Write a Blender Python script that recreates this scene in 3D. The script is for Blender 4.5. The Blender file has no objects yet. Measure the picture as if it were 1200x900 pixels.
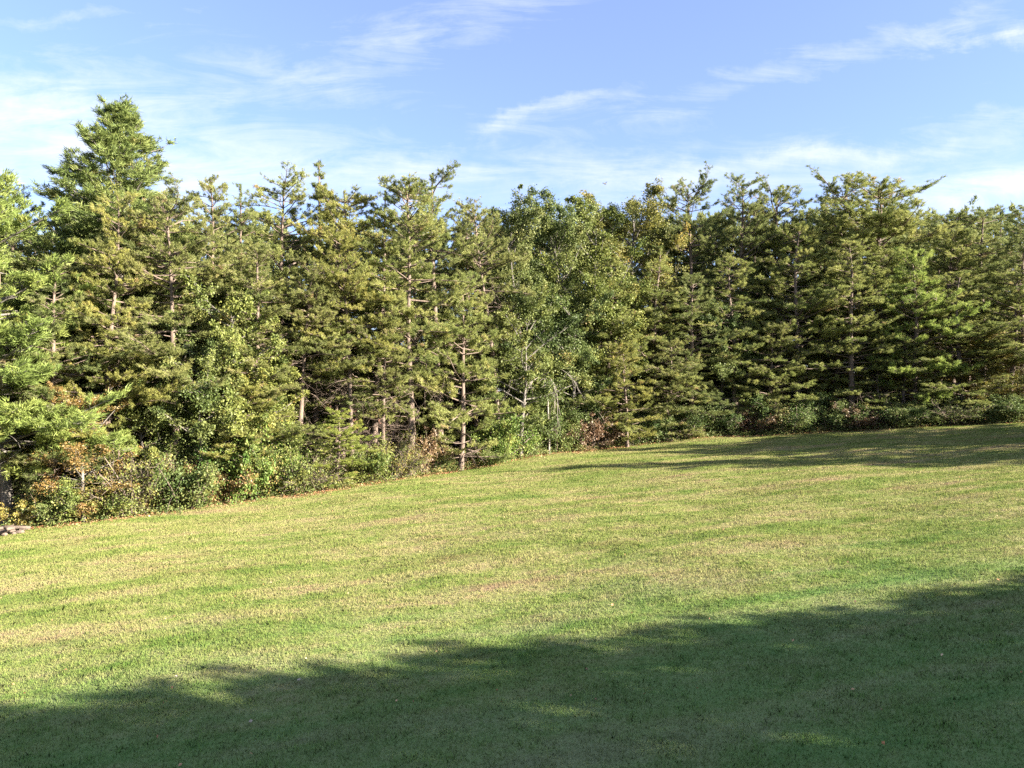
import bpy, math
import numpy as np
S = bpy.context.scene
COL = S.collection
R_ = math.radians

# ------------------------------------------------------------------ camera
CAM_Z = 4.55
cam_d = bpy.data.cameras.new('camera')
cam = bpy.data.objects.new('camera', cam_d)
COL.objects.link(cam)
cam.location = (0, 0, CAM_Z)
cam.rotation_euler = (R_(90), 0, 0)
cam_d.sensor_width = 36
cam_d.lens = 25.7
cam_d.clip_start = 0.1
cam_d.clip_end = 2000
S.camera = cam
F = 857.0                      # focal length in pixels of a 1200 px wide picture

# ------------------------------------------------------------------ light
SUN_EL, SUN_AZ = 21.0, 110.0    # azimuth clockwise from +Y
S.view_settings.view_transform = 'Standard'
S.view_settings.look = 'None'
S.view_settings.gamma = 1
S.view_settings.exposure = 2.85
SKY_STRENGTH = 0.059
sun_d = bpy.data.lights.new('sun', 'SUN')
sun_d.energy = 5.0
sun_d.angle = R_(0.5)
sun_d.color = (1.0, 0.90, 0.74)
sun = bpy.data.objects.new('sun', sun_d)
COL.objects.link(sun)
sun.rotation_euler = (R_(90 - SUN_EL), 0, R_(180 - SUN_AZ))


# ------------------------------------------------------------------ node helper
class NT:
    def __init__(s, tree):
        s.t = tree
        s.n = tree.nodes
        s.l = tree.links

    def node(s, typ, **kw):
        n = s.n.new(typ)
        for k, v in kw.items():
            setattr(n, k, v)
        return n

    def put(s, sock, v):
        if isinstance(v, bpy.types.NodeSocket):
            s.l.new(v, sock)
        elif v is not None:
            if isinstance(v, (tuple, list)) and sock.type == 'RGBA' and len(v) == 3:
                v = (*v, 1)
            sock.default_value = v

    def m(s, op, a, b=None, c=None, clamp=False):
        n = s.node('ShaderNodeMath', operation=op, use_clamp=clamp)
        s.put(n.inputs[0], a)
        s.put(n.inputs[1], b)
        s.put(n.inputs[2], c)
        return n.outputs[0]

    def mix(s, f, a, b, blend='MIX'):
        n = s.node('ShaderNodeMix', data_type='RGBA', blend_type=blend)
        s.put(n.inputs[0], f)
        s.put(n.inputs[6], a)
        s.put(n.inputs[7], b)
        return n.outputs[2]

    def noise(s, vec, scale, detail=3, rough=.5, dist=0):
        n = s.node('ShaderNodeTexNoise')
        if vec is not None:
            s.l.new(vec, n.inputs['Vector'])
        n.inputs['Scale'].default_value = scale
        n.inputs['Detail'].default_value = detail
        n.inputs['Roughness'].default_value = rough
        n.inputs['Distortion'].default_value = dist
        return n.outputs[0]

    def rng(s, v, a, b, c=0, d=1, smooth=False):
        n = s.node('ShaderNodeMapRange')
        if smooth:
            n.interpolation_type = 'SMOOTHSTEP'
        s.put(n.inputs[0], v)
        for i, q in enumerate((a, b, c, d)):
            n.inputs[i + 1].default_value = q
        return n.outputs[0]

    def mapping(s, vec, loc=(0, 0, 0), rot=(0, 0, 0), sc=(1, 1, 1)):
        n = s.node('ShaderNodeMapping')
        s.l.new(vec, n.inputs[0])
        n.inputs[1].default_value = loc
        n.inputs[2].default_value = rot
        n.inputs[3].default_value = sc
        return n.outputs[0]

    def ramp(s, v, stops):
        n = s.node('ShaderNodeValToRGB')
        s.put(n.inputs[0], v)
        e = n.color_ramp.elements
        while len(e) < len(stops):
            e.new(0.5)
        for q, (p, c) in zip(e, stops):
            q.position = p
            q.color = (*c, 1)
        return n.outputs[0]


# ------------------------------------------------------------------ sky
W = bpy.data.worlds.new('World')
S.world = W
W.use_nodes = True
w = NT(W.node_tree)
bg = w.n['Background']
sky = w.node('ShaderNodeTexSky', sky_type='NISHITA')
sky.sun_disc = False
sky.sun_elevation = R_(SUN_EL)
sky.sun_rotation = R_(SUN_AZ)
sky.altitude = 100
sky.air_density = 1.0
sky.dust_density = 0.6
sky.ozone_density = 2.0
tc = w.node('ShaderNodeTexCoord')
sep = w.node('ShaderNodeSeparateXYZ')
w.l.new(tc.outputs['Generated'], sep.inputs[0])
yy = w.m('MAXIMUM', sep.outputs[1], 0.08)
X = w.m('DIVIDE', sep.outputs[0], yy)
Z = w.m('DIVIDE', sep.outputs[2], yy)
com = w.node('ShaderNodeCombineXYZ')
w.l.new(X, com.inputs[0])
w.l.new(Z, com.inputs[1])
P = com.outputs[0]
nw = w.m('SUBTRACT', w.noise(P, 4.5, 7, .68), .5)
nw2 = w.m('SUBTRACT', w.noise(w.mapping(P, (5, 3, 0)), 4.5, 7, .68), .5)
Xd = w.m('MULTIPLY_ADD', nw, .20, X)
Zd = w.m('MULTIPLY_ADD', nw2, .11, Z)
total = None
# direction of each cloud: px, py, tilt (deg), half length, half width (px), strength, puffy
CL = [(60, 130, 4, 190, 52, 1.05), (150, 185, 0, 330, 40, .45), (480, 48, 20, 240, 36, .55), (350, 90, -12, 130, 16, .35),
      (615, 142, 22, 115, 11, .6), (840, 98, 14, 330, 20, .42), (1060, 45, 16, 190, 22, .3), (1130, 48, 5, 32, 15, .85),
      (1192, 42, 0, 20, 13, 1.0), (1000, 182, 4, 230, 11, .7), (1180, 140, 10, 110, 14, .55), (1170, 228, 2, 110, 20, .95),
      (860, 205, 0, 400, 30, .5), (300, 210, 0, 500, 40, .5), (130, 20, 5, 260, 10, .35)]
for (px, py, ang, ln, wd, st) in CL:
    cx, cz = (px - 600) / F, (450 - py) / F
    ca, sa = math.cos(R_(ang)), math.sin(R_(ang))
    dx = w.m('SUBTRACT', Xd, cx)
    dz = w.m('SUBTRACT', Zd, cz)
    u = w.m('DIVIDE', w.m('ADD', w.m('MULTIPLY', dx, ca), w.m('MULTIPLY', dz, sa)), ln / F)
    v = w.m('DIVIDE', w.m('SUBTRACT', w.m('MULTIPLY', dz, ca), w.m('MULTIPLY', dx, sa)), wd / F)
    r2 = w.m('ADD', w.m('MULTIPLY', u, u), w.m('MULTIPLY', v, v))
    g = w.m('MULTIPLY', w.m('EXPONENT', w.m('MULTIPLY', r2, -1)), st)
    total = g if total is None else w.m('ADD', total, g)
wisp = w.noise(w.mapping(P, rot=(0, 0, R_(-14)), sc=(1.6, 8, 1)), 3.0, 9, .68, .8)
puff = w.noise(P, 14, 5, .6)
tex = w.m('ADD', w.m('MULTIPLY', w.rng(wisp, .3, .72), .75), w.m('MULTIPLY', w.rng(puff, .35, .7), .35))
cl = w.m('MULTIPLY', total, w.m('ADD', tex, .1))
veil = w.m('MULTIPLY', w.rng(wisp, .4, .75), .30)
hz = w.rng(sep.outputs[2], .36, .12, 0, .36, True)
cl = w.m('ADD', w.m('ADD', cl, veil), hz)
cl = w.m('MULTIPLY', w.m('MINIMUM', w.m('MULTIPLY', cl, .7), 1.0), w.rng(sep.outputs[1], -.1, .3))
cl = w.m('MAXIMUM', cl, w.rng(sep.outputs[1], .55, -.2, .15, .46))  # whiteness added to the unseen sky behind the camera, to fill the shadows
skyc = w.mix(1, sky.outputs[0], (.57, .625, .87), 'MULTIPLY')
skyout = w.mix(cl, skyc, (2.65, 2.78, 3.1))
w.l.new(skyout, bg.inputs[0])
bg.inputs[1].default_value = SKY_STRENGTH

# ------------------------------------------------------------------ terrain shape
EX = np.array([-200, -60, -45, -30, -20.1, -14.9, -8.4, -2, 5.6, 11.7, 20.9, 33, 38, 48, 60, 200.])
EY = np.array([-50, -4, 12, 22, 28.5, 31.8, 35.7, 41.9, 47.7, 50.2, 49.8, 47.3, 47.0, 54, 66, 160.])


def y_edge(x):
    return np.interp(x, EX, EY) + .35 * np.sin(np.asarray(x) * .9) + .2 * np.sin(np.asarray(x) * 2.3 + 1) + .12 * np.sin(np.asarray(x) * 5.7)


def gh(x, y):
    x = np.asarray(x, float)
    y = np.asarray(y, float)
    xs = 90 * np.tanh(x / 90)
    z = .065 * xs
    z += .05 * np.sin(x * .42 + y * .31) + .035 * np.sin(x * .9 - y * .63 + 2) + .012 * np.sin(x * 2.1 + y * 1.7)
    return z


def in_wood(x, y):
    return (np.asarray(y) - y_edge(x)) * .85


def link(o, parent=None):
    COL.objects.link(o)
    if parent is not None:
        o.parent = parent
    return o


def tag(o, label=None, cat=None, group=None, kind=None):
    if label:
        o['label'] = label
    if cat:
        o['category'] = cat
    if group:
        o['group'] = group
    if kind:
        o['kind'] = kind
    return o


def mk_mesh(name, V, faces, mat, tint=None, smooth=False):
    """V (n,3); faces (m,k)"""
    me = bpy.data.meshes.new(name)
    m, k = faces.shape
    me.vertices.add(len(V))
    me.vertices.foreach_set('co', np.ascontiguousarray(V, dtype=np.float32).ravel())
    me.loops.add(m * k)
    me.loops.foreach_set('vertex_index', np.ascontiguousarray(faces, dtype=np.int32).ravel())
    me.polygons.add(m)
    me.polygons.foreach_set('loop_start', np.arange(0, m * k, k, dtype=np.int32))
    if tint is not None:
        a = me.attributes.new('tint', 'FLOAT', 'FACE')
        a.data.foreach_set('value', np.ascontiguousarray(tint, dtype=np.float32))
    me.update(calc_edges=True)
    if smooth:
        me.polygons.foreach_set('use_smooth', np.ones(m, dtype=bool))
    if mat:
        me.materials.append(mat)
    return me


# ------------------------------------------------------------------ materials
def new_mat(name):
    m = bpy.data.materials.new(name)
    m.use_nodes = True
    t = NT(m.node_tree)
    t.n.remove(t.n['Principled BSDF'])
    return m, t, t.n['Material Output']


def leaf_shader(t, out, col, trans=.32, gloss=.05, tcol=None, normal=None):
    d = t.node('ShaderNodeBsdfDiffuse')
    tr = t.node('ShaderNodeBsdfTranslucent')
    g = t.node('ShaderNodeBsdfGlossy')
    g.inputs['Roughness'].default_value = .6
    g.inputs['Color'].default_value = (.9, .9, .9, 1)
    t.l.new(col, d.inputs[0])
    if normal is not None:
        t.l.new(normal, d.inputs['Normal'])
    t.put(tr.inputs[0], tcol if tcol is not None else col)
    a = t.node('ShaderNodeMixShader')
    a.inputs[0].default_value = trans
    t.l.new(d.outputs[0], a.inputs[1])
    t.l.new(tr.outputs[0], a.inputs[2])
    b = t.node('ShaderNodeMixShader')
    b.inputs[0].default_value = gloss
    t.l.new(a.outputs[0], b.inputs[1])
    t.l.new(g.outputs[0], b.inputs[2])
    t.l.new(b.outputs[0], out.inputs[0])


def foliage_mat(name, stops, trans=.36, gloss=.015):
    m, t, out = new_mat(name)
    at = t.node('ShaderNodeAttribute', attribute_name='tint')
    oi = t.node('ShaderNodeObjectInfo')
    c = t.ramp(at.outputs['Fac'], stops)
    c = t.mix(1, c, oi.outputs['Color'], 'MULTIPLY')
    leaf_shader(t, out, c, trans, gloss)
    return m


PINE_M = foliage_mat('pine_needles', [(0, (.095, .125, .038)), (.35, (.175, .195, .062)), (.80, (.28, .275, .095)), (.93, (.30, .26, .10)), (1, (.28, .20, .11))], .42)
WPINE_M = foliage_mat('white_pine_needles', [(0, (.080, .120, .035)), (.4, (.155, .20, .058)), (.85, (.235, .26, .082)), (1, (.27, .26, .09))])
OAK_M = foliage_mat('broad_leaves', [(0, (.055, .085, .025)), (.4, (.11, .14, .038)), (.75, (.18, .20, .06)), (.92, (.22, .21, .065)), (1, (.26, .17, .06))], .35, .02)
SHRUB_M = foliage_mat('shrub_leaves', [(0, (.06, .10, .028)), (.45, (.13, .165, .045)), (.8, (.21, .20, .07)), (1, (.28, .18, .08))], .35, .02)
ORANGE_M = foliage_mat('autumn_leaves', [(0, (.15, .12, .03)), (.5, (.24, .155, .036)), (1, (.22, .11, .035))], .4, .05)
YELLOW_M = foliage_mat('yellow_leaves', [(0, (.18, .18, .04)), (.5, (.29, .25, .05)), (1, (.27, .18, .05))], .4, .05)
RUSSET_M = foliage_mat('russet_leaves', [(0, (.10, .06, .03)), (.5, (.20, .11, .06)), (.8, (.24, .10, .06)), (1, (.14, .13, .05))], .3, .05)


def bark_mat(name, ca, cb_, sc=1.0):
    m, t, out = new_mat(name)
    tcn = t.node('ShaderNodeTexCoord')
    n = t.noise(t.mapping(tcn.outputs['Object'], sc=(9 * sc, 9 * sc, 1.6 * sc)), 3, 5, .65)
    n2 = t.noise(tcn.outputs['Object'], 1.1, 2)
    c = t.mix(t.rng(n, .35, .65), ca, cb_)
    c = t.mix(t.rng(n2, .4, .7, 0, .5), c, tuple(x * 1.5 for x in cb_))
    b = t.node('ShaderNodeBsdfPrincipled')
    t.l.new(c, b.inputs['Base Color'])
    b.inputs['Roughness'].default_value = .9
    bp = t.node('ShaderNodeBump')
    bp.inputs['Distance'].default_value = .03
    bp.inputs['Strength'].default_value = .8
    t.l.new(n, bp.inputs['Height'])
    t.l.new(bp.outputs[0], b.inputs['Normal'])
    t.l.new(b.outputs[0], out.inputs[0])
    return m


BARK_PINE = bark_mat('pine_bark', (.045, .034, .027), (.15, .11, .088))
BARK_GREY = bark_mat('grey_bark', (.05, .045, .04), (.145, .13, .115))
TWIG = bark_mat('bare_twigs', (.06, .047, .036), (.16, .125, .098), 2)


def lawn_color(t, pos):
    flat = t.mapping(pos, rot=(0, 0, R_(-13)), sc=(1, 1, 0))
    warp = t.noise(flat, .35, 2)
    band = t.noise(t.mapping(flat, sc=(.10, .95, 1)), 1.0, 4, .6, .4)
    patch = t.noise(t.mapping(flat, (20, 3, 0), sc=(.45, 1, 1)), .55, 5, .62)
    fine = t.noise(flat, 7, 4, .7)
    fine2 = t.noise(t.mapping(flat, (4, 9, 2)), 2.2, 5, .68)
    v = t.m('ADD', t.m('MULTIPLY', band, .42), t.m('MULTIPLY', patch, .38))
    v = t.m('ADD', v, t.m('MULTIPLY', fine2, .28))
    v = t.m('ADD', v, t.m('MULTIPLY', t.m('SUBTRACT', fine, .5), .22))
    c = t.ramp(t.rng(v, .40, .68), [(0, (.092, .145, .036)), (.25, (.160, .200, .055)), (.48, (.222, .234, .083)), (.73, (.296, .262, .126)), (1, (.28, .20, .125))])
    sparse = t.noise(t.mapping(flat, (83, 47, 0), sc=(.45, 1.1, 1)), .55, 6, .7)
    c = t.mix(t.rng(sparse, .55, .72, 0, .6), c, (.20, .125, .08))
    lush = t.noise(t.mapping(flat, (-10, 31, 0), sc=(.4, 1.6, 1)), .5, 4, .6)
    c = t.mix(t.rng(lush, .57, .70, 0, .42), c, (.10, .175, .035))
    sp = t.node('ShaderNodeSeparateXYZ')
    t.l.new(pos, sp.inputs[0])
    near = t.rng(t.m('ADD', t.m('SUBTRACT', sp.outputs[1], t.m('MULTIPLY', sp.outputs[0], .2)), t.m('MULTIPLY', t.m('SUBTRACT', lush, .5), 14)), 18, 9, 0, .6, True)  # lusher near grass; also puts the foreground shadow's green tone into the colour
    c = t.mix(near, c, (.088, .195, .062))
    return c, v, fine, warp


# ground
gm, t, out = new_mat('lawn_and_litter')
geo = t.node('ShaderNodeNewGeometry')
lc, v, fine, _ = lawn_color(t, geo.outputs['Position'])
at = t.node('ShaderNodeAttribute', attribute_name='wood')
lit = t.noise(geo.outputs['Position'], 9, 5, .75)
lit2 = t.noise(geo.outputs['Position'], 1.3, 4, .6)
litc = t.ramp(lit, [(.3, (.07, .04, .025)), (.48, (.20, .10, .055)), (.58, (.34, .17, .09)), (.7, (.16, .10, .06))])
sd = t.m('ADD', at.outputs['Fac'], t.m('MULTIPLY', t.m('SUBTRACT', lit2, .5), 1.8))
sd = t.m('ADD', sd, t.m('MULTIPLY', t.m('SUBTRACT', lit, .5), .9))
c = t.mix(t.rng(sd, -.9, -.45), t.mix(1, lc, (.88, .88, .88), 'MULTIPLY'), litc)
b = t.node('ShaderNodeBsdfPrincipled')
t.l.new(c, b.inputs['Base Color'])
b.inputs['Roughness'].default_value = .95
b.inputs['Specular IOR Level'].default_value = .1
bp = t.node('ShaderNodeBump')
bp.inputs['Distance'].default_value = .05
bp.inputs['Strength'].default_value = .7
t.l.new(t.m('ADD', fine, t.noise(geo.outputs['Position'], 22, 3, .7)), bp.inputs['Height'])
t.l.new(bp.outputs[0], b.inputs['Normal'])
t.l.new(b.outputs[0], out.inputs[0])

xs = np.concatenate([np.linspace(-420, -62, 20), np.arange(-60, 60, .5), np.linspace(60, 420, 20)])
ys = np.concatenate([np.linspace(-250, -21, 12), np.arange(-20, 70, .5), np.linspace(70, 520, 24)])
GX, GY = np.meshgrid(xs, ys)
GV = np.stack([GX, GY, gh(GX, GY)], -1).reshape(-1, 3)
nx, ny = len(xs), len(ys)
idx = np.arange(nx * ny).reshape(ny, nx)
GF = np.stack([idx[:-1, :-1], idx[:-1, 1:], idx[1:, 1:], idx[1:, :-1]], -1).reshape(-1, 4)
me = mk_mesh('ground', GV, GF, gm, smooth=True)
a = me.attributes.new('wood', 'FLOAT', 'POINT')
a.data.foreach_set('value', in_wood(GV[:, 0], GV[:, 1]).astype(np.float32))
tag(link(bpy.data.objects.new('ground', me)), kind='structure')

# grass blades
blm, t, out = new_mat('grass_blades')
geo = t.node('ShaderNodeNewGeometry')
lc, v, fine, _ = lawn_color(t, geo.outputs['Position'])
at = t.node('ShaderNodeAttribute', attribute_name='tint')
hue = t.ramp(at.outputs['Fac'], [(0, (.72, .88, .65)), (.5, (1.0, 1.04, .95)), (.85, (1.14, 1.1, 1.05)), (1, (1.25, 1.15, 1.1))])
vm = t.node('ShaderNodeVectorMath', operation='MULTIPLY_ADD')
t.l.new(geo.outputs['Normal'], vm.inputs[0])
vm.inputs[1].default_value = (.45, .45, .45)
vm.inputs[2].default_value = (0, 0, .8)
vn = t.node('ShaderNodeVectorMath', operation='NORMALIZE')
t.l.new(vm.outputs[0], vn.inputs[0])
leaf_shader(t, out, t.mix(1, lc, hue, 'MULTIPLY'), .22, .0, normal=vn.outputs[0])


def scatter_blades(rng, n, y0, y1, hs, ws, p):
    # density thins out with distance from the viewer's end of the lawn
    k = rng.random(n)
    y = (y0 ** (1 - p) + k * (y1 ** (1 - p) - y0 ** (1 - p))) ** (1 / (1 - p))
    x = (rng.random(n) * 2 - 1) * (.72 * y + 6.5)
    keep = (in_wood(x, y) < -.25 - .5 * rng.random(n))
    x, y = x[keep], y[keep]
    n = len(x)
    h = hs * (.5 + rng.random(n)) * (y / 8) ** .12
    # taller tufts in patches
    h *= 1 + .5 * np.clip(np.sin(x * 1.3 + 2 * np.sin(y * .9)) * np.sin(y * 1.9 + x * .5), 0, 1)
    wd = ws * (.6 + .8 * rng.random(n)) * (y / 8) ** .62
    a = rng.random(n) * 6.283
    la = rng.random(n) * 6.283
    ln = h * (.25 + .75 * rng.random(n))
    base = np.stack([x, y, gh(x, y) - .004], -1)
    side = np.stack([np.cos(a), np.sin(a), 0 * a], -1) * wd[:, None] * .5
    tip = base + np.stack([np.cos(la) * ln, np.sin(la) * ln, h], -1)
    V = np.stack([base - side, base + side, tip], 1).reshape(-1, 3)
    return V, np.clip(rng.normal(.45, .22, n), 0, 1)


rng = np.random.default_rng(5)
V, tt = scatter_blades(rng, 1900000, 6.0, 49.0, .034, .0095, .25)
# taller, broader weed tufts among the mown blades
n = 5200
ty = rng.uniform(6.5, 40, n) ** 1.0
tx = (rng.random(n) * 2 - 1) * (.72 * ty + 3.5)
kp = in_wood(tx, ty) < -1
tx, ty = tx[kp], ty[kp]
m_ = 14
tx = np.repeat(tx, m_) + rng.normal(0, .06, len(tx) * m_)
ty = np.repeat(ty, m_) + rng.normal(0, .06, len(ty) * m_)
hh = rng.uniform(.03, .085, len(tx))
aa = rng.random(len(tx)) * 6.283
base = np.stack([tx, ty, gh(tx, ty) - .004], -1)
sd_ = np.stack([np.cos(aa), np.sin(aa), 0 * aa], -1) * rng.uniform(.005, .012, (len(tx), 1))
tip = base + np.stack([-np.sin(aa) * hh * .8, np.cos(aa) * hh * .8, hh], -1)
V = np.concatenate([V, np.stack([base - sd_, base + sd_, tip], 1).reshape(-1, 3)])
tt = np.concatenate([tt, np.repeat(np.clip(rng.normal(.2, .2, len(tx) // m_), 0, 1), m_)])
me = mk_mesh('grass', V, np.arange(len(V)).reshape(-1, 3), blm, tt)
tag(link(bpy.data.objects.new('grass', me)), 'short mown lawn grass, green with straw coloured patches', 'grass', kind='stuff')


# ------------------------------------------------------------------ vectorised plant parts
def nrm(a):
    return a / np.maximum(np.linalg.norm(a, axis=-1, keepdims=True), 1e-9)


class Curves:
    """many bent shoots at once: start + direction, length, quadratic rise, wobble"""
    def __init__(s, start, d, L, up, rng, wob=.04):
        s.s, s.d, s.L, s.up = start, nrm(d), np.asarray(L, float), np.asarray(up, float)
        s.w = rng.normal(0, 1, (len(start), 3)) * (wob * s.L)[:, None]
        s.f = rng.uniform(3, 7, len(start))

    def at(s, i, q):
        p = s.s[i] + s.d[i] * (s.L[i] * q)[:, None] + s.w[i] * (np.sin(s.f[i] * q) * q)[:, None]
        p[:, 2] += s.up[i] * s.L[i] * q * q
        return p

    def tan(s, i, q):
        g = s.d[i].copy()
        g[:, 2] += 2 * s.up[i] * q
        return nrm(g)

    def tubes(s, r0, r1, K, n, sel=None):
        B = len(s.s)
        ii = np.arange(B) if sel is None else np.asarray(sel)
        B = len(ii)
        q = np.linspace(0, 1, K)
        P = np.stack([s.at(ii, np.full(B, z)) for z in q], 1)
        rr = r0[ii][:, None] * (1 - q)[None] ** .8 + r1[ii][:, None] * q[None]
        return tube_batch(P, rr, n)


def tube_batch(P, rr, n):
    B, K, _ = P.shape
    T = nrm(np.gradient(P, axis=1))
    ref = np.where(np.abs(T[..., 2:3]) > .8, np.array([1., 0, 0]), np.array([0, 0, 1.]))
    A = nrm(np.cross(T, ref))
    Bn = np.cross(T, A)
    an = np.arange(n) / n * 2 * np.pi
    ring = P[:, :, None] + rr[..., None, None] * (np.cos(an)[None, None, :, None] * A[:, :, None] + np.sin(an)[None, None, :, None] * Bn[:, :, None])
    V = ring.reshape(-1, 3)
    id_ = np.arange(B * K * n).reshape(B, K, n)
    a = id_[:, :-1]
    b_ = id_[:, 1:]
    Fc = np.stack([a, np.roll(a, -1, 2), np.roll(b_, -1, 2), b_], -1).reshape(-1, 4)
    return V, Fc


def join(*vf):
    Vs, Fs, o = [], [], 0
    for V, Fc in vf:
        if len(V) == 0:
            continue
        Vs.append(V)
        Fs.append(Fc + o)
        o += len(V)
    return np.concatenate(Vs), np.concatenate(Fs)


def needles(rng, C, A, tint, n, ln, wd, spread, upb=.25):
    N = len(C)
    C = np.repeat(C, n, 0)
    A = np.repeat(A, n, 0)
    tt = np.repeat(tint, n) + rng.normal(0, .07, N * n)
    D = nrm(A + rng.normal(0, spread, (N * n, 3)) + np.array([0, 0, upb]))
    L = ln * rng.uniform(.6, 1.15, N * n)[:, None]
    side = nrm(np.cross(D, rng.normal(0, 1, (N * n, 3)))) * wd * .5
    C = C + rng.normal(0, ln * .22, (N * n, 3))
    V = np.stack([C - side, C + side, C + D * L], 1).reshape(-1, 3)
    return V, np.arange(len(V)).reshape(-1, 3), np.clip(tt, 0, 1)


def leaves(rng, C, tint, size, droop=.3):
    N = len(C)
    D = nrm(rng.normal(0, 1, (N, 3)) - np.array([0, 0, droop]))
    Nn = nrm(rng.normal(0, 1, (N, 3)) + np.array([0, 0, .7]))
    Sd = nrm(np.cross(D, Nn))
    L = (size * rng.uniform(.6, 1.3, N))[:, None]
    Vs = [C, C + D * L * .5 + Sd * L * .33, C + D * L, C + D * L * .5 - Sd * L * .33]
    Vs[2] = Vs[2] - np.array([0, 0, 1]) * L * .15
    V = np.stack(Vs, 1).reshape(-1, 3)
    return V, np.arange(len(V)).reshape(-1, 4), np.clip(tint, 0, 1)


def dirs(az, el):
    return np.stack([np.cos(az) * np.cos(el), np.sin(az) * np.cos(el), np.sin(el)], -1)


def trunk_curve(rng, H, bend=.02):
    K = 16
    q = np.linspace(0, 1, K)
    ph = rng.uniform(0, 6.28, 4)
    x = bend * H * (np.sin(q * 4 + ph[0]) - math.sin(ph[0])) * .5 + bend * .3 * H * np.sin(q * 11 + ph[1]) * q
    y = bend * H * (np.sin(q * 3.3 + ph[2]) - math.sin(ph[2])) * .5 + bend * .3 * H * np.sin(q * 9 + ph[3]) * q
    P = np.stack([x, y, q * H], -1)
    return P


def on_trunk(P, z):
    H = P[-1, 2]
    return np.stack([np.interp(z, P[:, 2], P[:, 0]), np.interp(z, P[:, 2], P[:, 1]), z], -1)


def pine(seed, H=15, R=3, cb=.3, nb=85, prof=.6, el0=-.08, el1=.5, top=.2, nn=17, nl=.13, nw=.021, tsp=.085, ssp=.14, spread=.75,
         dead=14, droop=.0, r0=.16, mat=None, bark=None, lowdetail=False, bend=.018, rag=.45, up=.12):
    """conifer: straight tapered trunk, whorled boughs carrying flat sprays of needle tufts"""
    rng = np.random.default_rng(seed)
    T = trunk_curve(rng, H, bend)
    q = np.linspace(0, 1, len(T))
    rr = r0 * (1 - q) ** .75 + .015
    rr[0] *= 1.35
    tv = tube_batch(T[None], rr[None], 9)
    # live boughs, in loose whorls
    u = np.sort(rng.random(nb)) ** .92
    h = cb * H + (H * .985 - cb * H) * (np.round(u * nb / 4) / (nb / 4) * .7 + u * .3)
    tt = np.clip((h - cb * H) / (H - cb * H), 0, 1)
    az = np.arange(nb) * 2.4 + rng.normal(0, .5, nb)
    lobes = 1 + (.25 if rag > .3 else .12) * np.sin(az * 2 + h * .8 + rng.random() * 6) + .15 * np.sin(az * 3 + h * 1.7)
    L = R * ((1 - tt) ** prof * (1 - top) + top) * rng.uniform(1 - rag, 1 + rag * .5, nb) * lobes
    L *= np.clip(.55 + tt * 3, 0, 1)
    el = el0 + (el1 - el0) * tt ** 1.5 + rng.normal(0, .2, nb)
    B1 = Curves(on_trunk(T, h), dirs(az, el), L, rng.uniform(-.8, 2.0, nb) * up + droop, rng, .05)
    b1 = B1.tubes(np.clip(L * .013 + .008, .01, .06), np.full(nb, .005), 6, 5)
    # dead stubs below
    parts = [b1]
    if dead:
        hd = rng.uniform(min(.12, cb), max(cb * 1.35, .15), dead) * H
        azd = rng.random(dead) * 6.28
        Ld = rng.uniform(.4, 1.0, dead) * R * .75
        BD = Curves(on_trunk(T, hd), dirs(azd, rng.normal(.05, .25, dead)), Ld, rng.uniform(-.35, .2, dead), rng, .09)
        parts.append(BD.tubes(np.clip(Ld * .012, .01, .04), np.full(dead, .004), 7, 4))
        k = dead * 6
        ii = rng.integers(0, dead, k)
        qq = rng.uniform(.25, .95, k)
        sd_ = nrm(np.cross(BD.d[ii], rng.normal(0, 1, (k, 3))) + BD.d[ii] * .8)
        DD = Curves(BD.at(ii, qq), sd_, Ld[ii] * rng.uniform(.15, .5, k), rng.normal(-.2, .3, k), rng, .1)
        parts.append(DD.tubes(np.full(k, .009), np.full(k, .003), 4, 3))
    # side shoots: a flat spray along each bough
    cnt = np.maximum((L / ssp).astype(int), 2)
    i1 = np.repeat(np.arange(nb), cnt)
    M = len(i1)
    sq = rng.uniform(.22, 1.0, M) ** .8
    tang = B1.tan(i1, sq)
    lat = nrm(np.cross(tang, np.array([0, 0, 1.])))
    sg = np.where(rng.random(M) < .5, -1., 1.)[:, None]
    d2 = tang * rng.uniform(.5, 1.1, (M, 1)) + lat * sg * rng.uniform(.5, 1.1, (M, 1)) + np.array([0, 0, 1]) * rng.normal(.08, .14, (M, 1))
    L2 = (.22 + L[i1] * .36 * (1.12 - sq)) * rng.uniform(.5, 1.15, M)
    B2 = Curves(B1.at(i1, sq), d2, L2, rng.uniform(.0, .35, M), rng, .07)
    parts.append(B2.tubes(np.full(M, .010), np.full(M, .004), 3, 3))
    bare = rng.random(M) < .10
    cnt2 = np.maximum((L2 / tsp).astype(int), 2) * (~bare)
    i2 = np.repeat(np.arange(M), cnt2)
    N = len(i2)
    q2 = rng.uniform(.2, 1.03, N) ** .8
    C = B2.at(i2, q2)
    A = B2.tan(i2, q2)
    bt = rng.normal(.42, .13, nb)
    brown = (rng.random(M) < .02)
    ti = bt[i1[i2]] + rng.normal(0, .08, N) + brown[i2] * .5
    # tips of boughs and leader
    k3 = np.repeat(np.arange(nb), 3)
    q3 = rng.uniform(.8, 1.04, len(k3))
    C = np.concatenate([C, B1.at(k3, q3)])
    A = np.concatenate([A, B1.tan(k3, q3)])
    ti = np.concatenate([ti, bt[k3]])
    zt = rng.uniform(.955, 1.0, 22) * H
    C = np.concatenate([C, on_trunk(T, zt)])
    A = np.concatenate([A, nrm(rng.normal(0, .5, (22, 3)) + [0, 0, 1])])
    ti = np.concatenate([ti, np.full(22, .4)])
    C = C + rng.normal(0, .03, C.shape)
    fv = needles(rng, C, A, ti, nn, nl, nw, spread)
    return dict(H=H, R=R, trunk=tv, branches=join(*parts), foliage=fv, fm=mat or PINE_M, bm=bark or BARK_PINE, T=T)


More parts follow.
